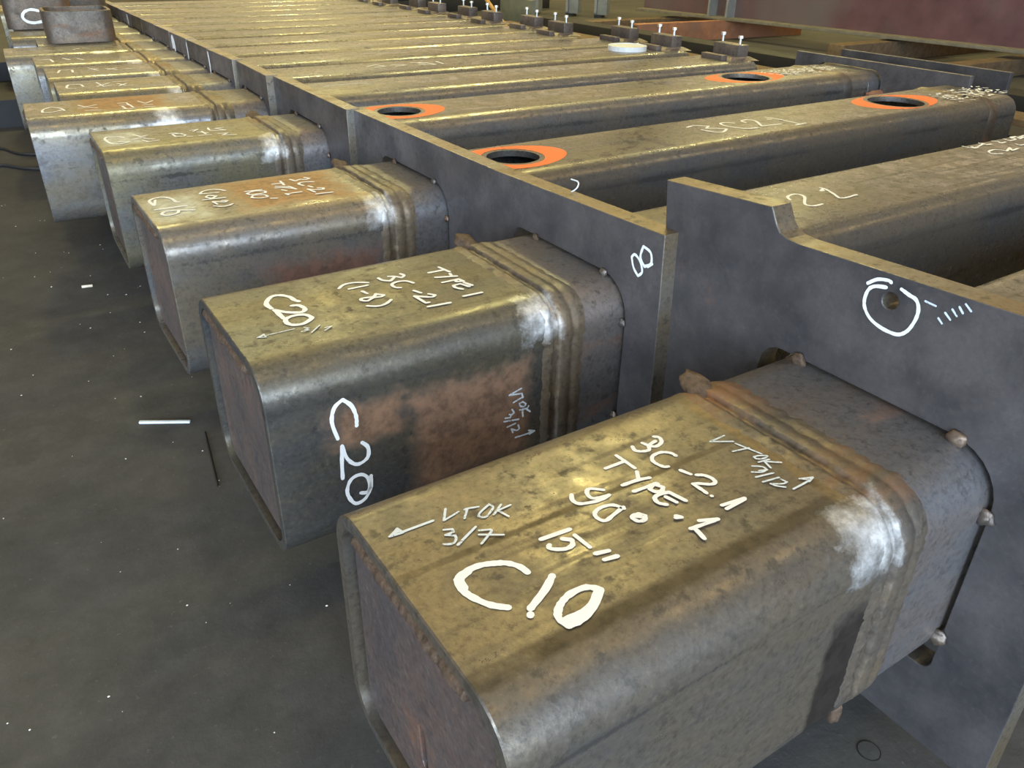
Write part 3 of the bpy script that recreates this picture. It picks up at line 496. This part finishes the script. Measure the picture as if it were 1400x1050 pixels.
def ring_mesh(name, cx, cy, r0, rx, ry, z):
    bm = bmesh.new(); n = 48; a = []; b = []
    for i in range(n):
        t = 2*math.pi*i/n; wob = 1+0.03*math.sin(3*t+cx*9)
        a.append(bm.verts.new((cx+r0*math.cos(t), cy+r0*math.sin(t), z))); b.append(bm.verts.new((cx+rx*wob*math.cos(t), cy+ry*wob*math.sin(t), z)))
    for i in range(n): bm.faces.new((a[i], a[(i+1) % n], b[(i+1) % n], b[i]))
    return finish(bm, name, False)
# lug at the far ends, built once
bm = bmesh.new(); box(bm, 0, 0.055, -0.075, 0.075, 0.008, 0.056, 0.003); LUG_BLOCK = finish(bm, 'lug_block', ang=50)
bm = bmesh.new(); box(bm, -0.075, -0.045, -0.062, 0.062, 0, 0.020, 0.002); LUG_PLATE = finish(bm, 'lug_plate', ang=50)
bm = bmesh.new()
vs = [bm.verts.new(p) for p in ((-0.045, -0.085, 0), (0.075, -0.125, 0), (0.075, 0.125, 0), (-0.045, 0.085, 0), (-0.03, -0.075, 0.012), (0.06, -0.085, 0.012), (0.06, 0.085, 0.012), (-0.03, 0.075, 0.012))]
for f in ((3, 2, 1, 0), (4, 5, 6, 7), (0, 1, 5, 4), (1, 2, 6, 5), (2, 3, 7, 6), (3, 0, 4, 7)): bm.faces.new([vs[i] for i in f])
LUG_BASE = finish(bm, 'lug_base', False)
bm = bmesh.new(); cyl(bm, (0, 0, 0), (0, 0, 0.030), 0.0052, 10); cyl(bm, (0, 0, 0.026), (0, 0, 0.036), 0.0105, 6); STUD = finish(bm, 'stud', ang=40)
TACKS = [blob_mesh('tack_weld', 0.010, s, (0.6, 1, 1)) for s in range(4)]
CAPW = {}
def column(k):
    xe, y0, A, xp, xs, xf = COLS[k]
    near = k <= 4; n = 10 if k < 3 else (7 if k < 6 else 5)
    t = thing('steel_tube', LAB[k], 'steel tube', (xe, y0+A*xe, ZB), A, 'steel tube columns laid side by side'); t['kind'] = 'thing'
    sx, px, fx = xs-xe, xp-xe, xf-xe                      # local x
    pt = 0.034
    stub = obj_from('stub_tube', tube_mesh('stub_tube', 0, sx, n=n), STUB[min(k, 5)], t)
    # recessed end plate with the gap left round it
    g = T_+(0.013 if k == 0 else 0.009)
    holes = []
    if k == 0: holes = [[(0.150+0.006*math.cos(a)+(0.004 if math.sin(a) > 0 else 0), 0.098+(0.020 if math.sin(a) > 0 else -0.020)+0.007*math.sin(a)) for a in [2*math.pi*i/16 for i in range(16)]]]
    ep = [(p[0], p[1]) for p in rr(g, W-g, g, H-g, R_-g*0.8, 6)]
    obj_from('end_plate', plate_mesh('end_plate', [ep]+holes, 0.007, 0.012, 0.001), M['cap'], t)
    if near:   # weld run inside the rim
        bm = bmesh.new(); rnd = random.Random(k); segs = 110
        for (ya, yb, zc) in ((0.06, W-0.05, H-T_-0.005),):
            rings = []
            for i in range(segs+1):
                y = ya+(yb-ya)*i/segs; r = 0.0078+0.0016*mnoise.noise(Vector((y*28, k*3, 0)))+0.0009*mnoise.noise(Vector((y*160, k*3, 7)))
                rings.append([(0.0045+0.0022*mnoise.noise(Vector((y*33, 5, k)))+0.0008*mnoise.noise(Vector((y*170, 5, k)))+r*1.1*math.cos(a), y, zc+r*math.sin(a)) for a in [2*math.pi*j/8 for j in range(8)]])
            v = loft(bm, rings); bm.faces.new(v[0]); bm.faces.new(v[-1])
        obj_from('rim_weld', finish(bm, 'rim_weld', ang=180), M['rustweld'], stub)
        for (yy, zz, ln) in ((0.022, H-0.052, 0.03), (0.020, H-0.12, 0.035)):
            o = obj_from('rim_tack_weld', blob_mesh('rim_tack_weld', 0.0075, k+yy*100, (0.8, 0.8, ln/0.015)), M['weld'], stub); o.location = (0.009, yy, zz)
    # splice: stub end bead, groove, backing ring, second bead
    sd = k
    prof = [(sx-0.020, -0.0008), (sx-0.014, 0.0008), (sx-0.006, 0.0022), (sx-0.001, 0.0020), (sx+0.002, -0.0030), (sx+0.007, -0.0036), (sx+0.011, -0.0032), (sx+0.013, 0.0020),
            (sx+0.015, 0.0028), (sx+0.023, 0.0026), (sx+0.031, 0.0028), (sx+0.033, 0.0008), (sx+0.037, 0.0012), (sx+0.042, 0.0024), (sx+0.047, 0.0020), (sx+0.052, 0.0008), (sx+0.060, -0.0010)]
    wm = steel('splice_weld_%d' % k, (0.13, 0.12, 0.115), (0.22, 0.165, 0.11), 0.55, 0.42, 0.5, metal=0.5, streak=False, patches=(SP(sx+0.004, 0.022, 0.0),)) if k < 4 else M['weld']
    obj_from('splice_weld', sweep('splice_weld', prof, R_+0.004, 8 if k < 4 else 5, 0.0016, 110, sd, 0.0045 if k < 3 else 0.015, 0.002), wm, t)
    if k < 4:  # run-off tabs left at the corners
        o = obj_from('run_off_tab', blob_mesh('run_off_tab', 0.013, k+11, (1.5, 2.0, 0.55)), M['rustweld'], t); o.location = (sx+0.016, W-0.030, H-0.002); o.rotation_euler = (0.35, 0, 0)
        o = obj_from('run_off_tab', blob_mesh('run_off_tab', 0.012, k+21, (0.8, 0.7, 1.6)), M['rustweld'], t); o.location = (sx+0.014, 0.014, 0.006)
    sl = M['sleeve']
    obj_from('sleeve_tube', tube_mesh('sleeve_tube', sx+0.03, px+pt+0.01, R=0.058, n=n), sl, t)
    # flange plate round the sleeve
    yn = COLS[k+1][1] if k < 15 else y0+0.34
    cut = [(p[0], p[1]) for p in rr(-0.006, W+0.006, -0.006, H+0.005, (0.014, 0.05, 0.03, 0.062), 7)]
    zb, zt = -0.1125, H+0.085-0.002*k
    if k == 0:
        pol = [(0.514, 0.450), (0.450, -0.1125), (-0.100, -0.1125), (-0.088, 0.441), (0.03, 0.4385), (0.285, 0.4290), (0.303, 0.430), (0.315, 0.434), (0.322, 0.442), (0.333, 0.461)]
        ho = [[(0.1587+0.0095*math.cos(a), 0.4045+0.0095*math.sin(a)) for a in [2*math.pi*i/20 for i in range(20)]]]
    else:
        lo, hi = {1: (-0.083, 0.383), 2: (-0.188, 0.462), 3: (-0.152, 0.443), 4: (-0.028, 0.335)}.get(k, (-0.010, (yn-y0)-0.013))
        if k == 1: pol = [(hi, H+0.085), (hi, zb), (lo, zb), (lo+0.004, H-0.10), (lo+0.012, H+0.098)]
        else: pol = [(hi, zt-0.004), (hi, zb), (lo, zb), (lo, zt)]
        ho = []
    fo = cut_edges(obj_from('flange_plate', plate_mesh('flange_plate', [pol, cut]+ho, px, pt, 0.0012), M['plate'], t))
    if k >= 5: fo.rotation_euler = (0, 0, -A); fo.location = (0.005, -px*math.sin(A)*0.0+px*math.sin(A)*1.0, 0)
    spots = [(0.2507, 0.2915), (0.0477, 0.2905), (-0.003, 0.2235), (-0.003, 0.0505)] if k == 0 else [(0.2335, 0.2905), (0.0496, 0.2905), (-0.002, 0.2275), (-0.003, 0.0635)]
    for i, (yy, zz) in enumerate(spots[:4 if k < 4 else 2]):
        o = obj_from('tack_weld', TACKS[i], M['tack'] if i else M['rustweld'], fo); o.location = (px-0.003, yy, zz)
        if k > 0: o.scale = (0.7, 0.7, 0.7)
    # long shaft beyond the plate
    hs = {2: [(0.812, 0.155, 0.062), (2.25, 0.152, 0.085)], 3: [(0.80, 0.152, 0.062), (2.17, 0.150, 0.085)]}.get(k)
    if hs:
        me = tube_mesh('shaft_tube', px+pt, fx, n=n); me = hole_cut(me, [(x-xe, y, r) for x, y, r in hs])
        sh = obj_from('shaft_tube', me, M['tube'], t)
        for (x, y, r) in hs:
            tag(obj_from('paint_ring', ring_mesh('paint_ring', x-xe, y, r+0.012, (0.138 if x < 1.5 else 0.172), 0.098, H+0.0004), M['orange'], sh), 'orange sprayed ring round a hole')
    else:
        sh = obj_from('shaft_tube', tube_mesh('shaft_tube', px+pt, fx, n=n, hollow=False), M['tube'], t)
    if k >= 4:   # erection lug near the far end
        lx = fx-0.05; ly = W/2
        for nm, me, mt_ in (('lug_base', LUG_BASE, M['lug']), ('lug_block', LUG_BLOCK, M['lug']), ('lug_plate', LUG_PLATE, M['lug'])):
            o = obj_from(nm, me, mt_, t); o.location = (lx, ly, H)
            if nm == 'lug_block': lb = o
        for dy, dz in ((0.052, 0.003), (-0.050, -0.002)):
            o = obj_from('stud', STUD, M['stud'], lb); o.location = (0.028, dy, 0.055+dz)
    PARTS[k] = (stub, sh, fo)
    return t
PARTS = {}
cols = [column(k) for k in range(16)]
# far ends of the third and fourth columns
t = cols[3]; xe = COLS[3][0]
obj_from('splice_weld', sweep('splice_weld', [(2.53, -0.001), (2.54, 0.004), (2.555, 0.006), (2.57, 0.003), (2.59, -0.001)], R_+0.003, 6, 0.002, 70, 5, 0.02), M['tack'], t)
obj_from('sleeve_tube', tube_mesh('sleeve_tube', 2.675, 2.77, R=0.058, n=6, hollow=False), M['sleeve'], t)
obj_from('flange_plate', plate_mesh('flange_plate', [[(0.42, H+0.030), (0.42, -0.1125), (-0.36, -0.1125), (-0.352, H+0.034)], [(p[0], p[1]) for p in rr(-0.006, W+0.006, -0.006, H+0.005, 0.05, 5)]], 2.735, 0.02, 0.001), M['plate'], t)
o = obj_from('run_off_tab', blob_mesh('run_off_tab', 0.03, 3, (2.2, 0.5, 0.45)), M['orangerust'], t); o.location = (2.72, -0.012, H-0.075)
t = cols[2]
obj_from('splice_weld', sweep('splice_weld', [(2.53, -0.001), (2.54, 0.004), (2.555, 0.006), (2.57, 0.003), (2.59, -0.001)], R_+0.003, 6, 0.002, 70, 6, 0.02), M['tack'], t)

# painted marks (surface, column, pen, width, strokes in the column's own metres)
for i, (surf, k, pen, w, st) in enumerate(MARKS):
    px = COLS[k][3]-COLS[k][0]
    if surf == 'top': f = lambda a, b, h: (a, b, H+h)
    elif surf == 'side': f = lambda a, b, h: (a, -h, b)
    else: f = lambda a, b, h, px=px: (px-h, a, b)
    obj_from('painted_writing', ribbon_mesh('painted_writing', st, w, f, 0.0006, i), M[pen], PARTS[k][2 if surf == 'plate' else (1 if st[0][0][0] > px else 0)])
# speckled paint scribble at the far ends of the third and fourth shafts
for k, xa, xb, ya, yb, cnt in ((2, 2.42, 2.72, 0.05, 0.17, 120), (3, 2.28, 2.62, 0.10, 0.19, 120)):
    rnd = random.Random(k); st = []
    for _ in range(cnt):
        x = rnd.uniform(xa, xb); y = ya+(yb-ya)*rnd.random(); st.append([(x, y), (x+rnd.uniform(0.006, 0.018), y+rnd.uniform(-0.012, 0.012))])
    tag(obj_from('paint_scribble', ribbon_mesh('paint_scribble', st, 0.006, lambda a, b, h: (a, b, H+h), 0.0006, k), M['mid'], PARTS[k][1]), kind='stuff')
# white drips and a pale patch on the far flange plates
for k, y, w, z0, z1 in ((5, 0.305, 0.014, 0.28, 0.345), (7, 0.24, 0.060, 0.295, 0.320), (11, 0.05, 0.022, 0.28, 0.33), (6, 0.31, 0.014, 0.29, 0.34)):
    px = COLS[k][3]-COLS[k][0]
    obj_from('paint_dab', ribbon_mesh('paint_dab', [[(y, z1), (y-0.004, (z0+z1)/2), (y, z0)]], w, lambda a, b, h, px=px: (px-h, a, b), 0.0006, k), M['mid'], PARTS[k][2])

# ------------------------------------------------------------------ things round the row
for i, (x, lab) in enumerate(((1.15, 'dark timber bearer under the columns behind the flange plates'), (2.15, 'dark timber bearer under the far ends of the columns'))):
    t = tag(box_obj('timber_bearer', x-0.08, x+0.08, -0.2, 6.15, 0.0, ZB, M['timber'], None, 0.006), lab, 'timber')
t = thing('support_post', 'dark steel support post standing behind the C10 stub end', 'post', (0.075, 0.42, 0))
box_obj('base', -0.03, 0.05, -0.03, 0.05, 0, 0.012, M['sleeve'], t, 0.002)
box_obj('upright', -0.022, 0.022, -0.025, 0.025, 0.012, 0.275, M['sleeve'], t, 0.006)

def offcut(label, x, y, rz, w, d, h, R, lean=0.0, mark=False):
    t = thing('tube_offcut', label, 'tube offcut', (x, y, ZT), rz, 'tube offcuts standing on the columns')
    bm = bmesh.new(); o = rr(-w/2, w/2, -d/2, d/2, R, 7); ins = 0.013
    def ring(z, off): return [(p[0]+p[2]*off, p[1]+p[3]*off, z) for p in o]
    loft(bm, [ring(0, -ins), ring(0, 0), ring(h-0.002, 0), ring(h, -0.002), ring(h, -ins)], True)
    obj_from('tube_wall', finish(bm, 'tube_wall', ang=40), M['rusty'], t)
    if mark:
        st = [[(0.0, 0.080), (-0.03, 0.086), (-0.06, 0.077), (-0.073, 0.055), (-0.06, 0.036), (-0.03, 0.028), (0.01, 0.034)]]
        obj_from('painted_writing', ribbon_mesh('painted_writing', st, 0.012, lambda a, b, h_: (a, -d/2-h_, b), 0.0008, 3), M['bold'], t)
    return t
offcut('short rusty square tube offcut standing upright on the tenth column', 0.235, 3.99, -0.03, 0.27, 0.25, 0.125, 0.05)
offcut('short rusty tube offcut marked with a white C', 0.13, 4.62, -0.03, 0.29, 0.25, 0.135, 0.05, mark=True)
offcut('short rusty tube offcut behind the other two, next to the flange plates', 0.36, 5.02, -0.03, 0.26, 0.25, 0.16, 0.05)

t = tag(obj_from('steel_plate', plate_mesh('steel_plate', [[(2.05, 0.487), (2.05, 0.0), (1.325, 0.0), (1.33, 0.489)]], 2.92, 0.02, 0.001), M['plate']), 'purple-grey steel plate standing on edge beyond the fourth column', 'steel plate')
bm = bmesh.new(); cyl(bm, (0, 0, 0), (0, 0, 0.016), 0.085, 36); bmesh.ops.bevel(bm, geom=[e for e in bm.edges if abs((e.verts[0].co-e.verts[1].co).z) < 1e-6 and e.calc_length() < 0.05], offset=0.003, segments=2, affect='EDGES')
o = tag(obj_from('round_disc', finish(bm, 'round_disc', ang=50), M['white']), 'round white disc lying on the sixth column beside its lug', 'disc'); o.location = (2.26, 2.66, ZT)

# background: big girder on packing, channels, posts
t = thing('steel_girder', 'long dark red steel girder lying across the background', 'girder', (6.25, 5.0, 0))
box_obj('web', -0.008, 0.008, -4.6, 2.0, 0.19, 0.95, M['beam'], t)
box_obj('bottom_flange', -0.13, 0.13, -4.6, 2.0, 0.165, 0.19, M['flange'], t, 0.002)
box_obj('top_flange', -0.13, 0.13, -4.6, 2.0, 0.95, 0.975, M['flange'], t, 0.002)
for yy in (1.02, 0.80): box_obj('stiffener', -0.125, -0.008, yy-0.012, yy+0.012, 0.19, 0.95, M['grey'], t)
t.rotation_euler = (0, 0, 0.10)
t = thing('rusty_channel', 'orange rusty steel channel lying under the girder', 'steel channel', (6.1, 5.78, 0), -0.05)
box_obj('web', -1.1, 1.0, -0.006, 0.006, 0.0, 0.165, M['orangerust'], t)
box_obj('flange', -1.1, 1.0, 0.006, 0.09, 0.153, 0.165, M['orangerust'], t)
box_obj('flange', -1.1, 1.0, 0.006, 0.09, 0.0, 0.012, M['orangerust'], t)
tag(box_obj('timber_packing', 5.0, 7.6, 6.5, 6.66, 0, 0.13, M['timber'], None, 0.006), 'dark timber packing behind the orange channel', 'timber')
tag(box_obj('timber_packing', 5.6, 8.4, 4.05, 4.2, 0, 0.15, M['timber'], None, 0.006), 'dark brown timber packing under the girder at the right', 'timber')
tag(box_obj('timber_packing', 4.6, 7.2, 3.1, 3.25, 0, 0.12, M['timber'], None, 0.006), 'timber packing lying on the floor right of the standing plates', 'timber')
tag(box_obj('steel_plate', 5.0, 5.05, 7.6, 8.25, 0, 0.24, M['green'], None, 0.003), 'grey-green plate standing behind the lugs', 'steel plate')
for i, (x, y, lab) in enumerate(((5.75, 8.75, 'left grey post with a bolt hole behind the row'), (6.05, 8.35, 'middle grey post with a bolt hole behind the row'), (6.25, 8.05, 'right grey post with a bolt hole behind the row'))):
    t = thing('grey_post', lab, 'post', (x, y, 0), -0.9, 'grey posts at the back')
    pol = [(-0.10, 0.05), (-0.085, 0.03), (0.085, 0.03), (0.10, 0.05), (0.10, 0.9), (-0.10, 0.9)]
    obj_from('face_plate', plate_mesh('face_plate', [pol, [(0.014*math.cos(a), 0.17+0.014*math.sin(a)) for a in [2*math.pi*j/12 for j in range(12)]]], -0.03, 0.03, 0.002), M['grey'], t)
    box_obj('foot', -0.03, 0.06, -0.08, 0.08, 0, 0.03, M['black'], t)
    box_obj('back_tube', 0.0, 0.12, -0.08, 0.08, 0.03, 0.9, M['grey'], t, 0.01)
bm = bmesh.new(); cyl(bm, (3.35, 5.05, 0.02), (3.9, 7.4, 0.75), 0.016, 8)
tag(obj_from('ochre_bar', finish(bm, 'ochre_bar'), M['ochre']), 'thin ochre bar leaning up behind the lugs', 'bar')
t = thing('shade_filler', 'low black box added for the shade under the farthest stub ends', 'filler', (0.08, 5.25, 0))  # added black box, stands in for the shade below the far stubs
for nm, a in (('front_wall', (-0.36, 0.36, -0.70, -0.69)), ('back_wall', (-0.36, 0.36, 0.69, 0.70)), ('side_wall', (-0.36, -0.35, -0.69, 0.69)), ('side_wall', (0.35, 0.36, -0.69, 0.69))):  # sides of the added black box
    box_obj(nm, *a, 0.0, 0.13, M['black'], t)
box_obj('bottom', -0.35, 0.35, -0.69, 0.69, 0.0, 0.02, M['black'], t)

# dark flat bars stacked on the floor beyond the row
for i, (x, y0_, y1_, h, lab) in enumerate(((3.35, 1.2, 4.4, 0.10, 'dark steel bar on the floor just beyond the standing plates'), (3.75, 0.8, 6.6, 0.14, 'long dark steel bar on the floor, second beyond the row'),
                                         (4.25, 0.6, 7.0, 0.12, 'long dark steel bar on the floor, third beyond the row'), (4.75, 0.9, 6.9, 0.15, 'long dark steel bar on the floor, fourth beyond the row'))):
    tag(box_obj('steel_bar', x-0.11, x+0.11, y0_, y1_, 0, h, M['black'] if i % 2 else M['timber'], None, 0.008), lab, 'steel bar', 'dark bars beyond the row')
for j in range(5):  # black bars added to darken the floor at the back
    tag(box_obj('steel_bar', 3.4+0.1*(j % 2), 6.4, 9.3+0.03*(j % 3), 9.6+0.03*(j % 3), 0.14*j, 0.14*j+0.138, M['black'], None, 0.006), ['lowest', 'second', 'middle', 'fourth', 'topmost'][j]+' of the black bars added along the back to darken it', 'steel bar', 'black bars added along the back')
# small things on the floor
bm = bmesh.new(); box(bm, -0.052, 0.052, -0.0035, 0.0035, 0, 0.005, 0.001)
o = tag(obj_from('soapstone_stick', finish(bm, 'soapstone_stick'), M['chalkstick']), 'pale blue soapstone stick lying on the floor', 'marker'); o.location = (-0.04, 1.29, 0); o.rotation_euler = (0, 0, -0.51)
bm = bmesh.new(); cyl(bm, (-0.10, 0, 0.002), (0.10, 0, 0.002), 0.002, 8)
o = tag(obj_from('welding_rod', finish(bm, 'welding_rod'), M['black']), 'thin dark welding rod on the floor near the soapstone stick', 'rod'); o.location = (0.010, 1.11, 0); o.rotation_euler = (0, 0, 1.45)
bm = bmesh.new(); cyl(bm, (-0.014, 0, 0.004), (0.014, 0, 0.004), 0.004, 10)
o = tag(obj_from('cigarette_butt', finish(bm, 'cigarette_butt'), M['butt']), 'cigarette butt on the dark floor at the left', 'litter'); o.location = (-0.078, 2.146, 0); o.rotation_euler = (0, 0, -0.2)
for i, (pts, lab) in enumerate(((((-1.6, 4.3), (-0.8, 4.25), (-0.3, 4.08), (-0.19, 4.05), (-0.12, 3.9), (0.0, 3.85), (0.3, 3.95)), 'thin black cable on the floor at the left edge, farther one'),
                               (((-1.6, 3.8), (-0.7, 3.85), (-0.3, 3.75), (-0.2, 3.72), (-0.1, 3.6), (0.1, 3.5), (0.4, 3.6)), 'thin black cable on the floor at the left edge, nearer one'))):
    bm = bmesh.new(); tube_path(bm, [(p[0], p[1], 0.008) for p in catmull(list(pts), 5)], 0.008, 8)
    tag(obj_from('cable', finish(bm, 'cable'), M['cable']), lab, 'cable', 'cables on the floor')
t = thing('anchor_cap', 'small round anchor cap set in the floor under the C10 sleeve', 'cap', (0.563, 0.026, 0))
bm = bmesh.new(); n = 28
loft(bm, [[(r*math.cos(2*math.pi*j/n), r*math.sin(2*math.pi*j/n), z) for j in range(n)] for r, z in ((0.0145, 0), (0.0145, 0.0012), (0.0135, 0.0012), (0.0135, 0.0))])
obj_from('rim', finish(bm, 'rim'), M['black'], t)
bm = bmesh.new(); cyl(bm, (0, 0, 0), (0, 0, 0.001), 0.0135, 24); obj_from('disc', finish(bm, 'disc'), M['floor'], t)
rnd = random.Random(5); bm = bmesh.new()
for _ in range(170):
    x = rnd.uniform(-0.75, 0.55); y = rnd.uniform(0.3, 3.2); s = rnd.uniform(0.0006, 0.0019)
    g = bmesh.ops.create_icosphere(bm, subdivisions=1, radius=s)['verts']
    for v in g: v.co = Vector((v.co.x*rnd.uniform(0.7, 1.6)+x, v.co.y+y, v.co.z*0.6+s*0.5))
tag(obj_from('grinding_spatter', finish(bm, 'grinding_spatter', False), M['white']), 'tiny pale specks of spatter scattered over the floor', 'debris', kind='stuff')

bm = bmesh.new(); tube_path(bm, catmull([(0.575, 0.745, ZT+0.089), (0.580, 0.735, ZT+0.098), (0.585, 0.739, ZT+0.106), (0.585, 0.758, ZT+0.106)], 5), 0.0012, 6)
tag(obj_from('wire_curl', finish(bm, 'wire_curl'), M['chalkstick']), 'thin pale curl of wire on the top edge of the C20 flange plate', 'wire')
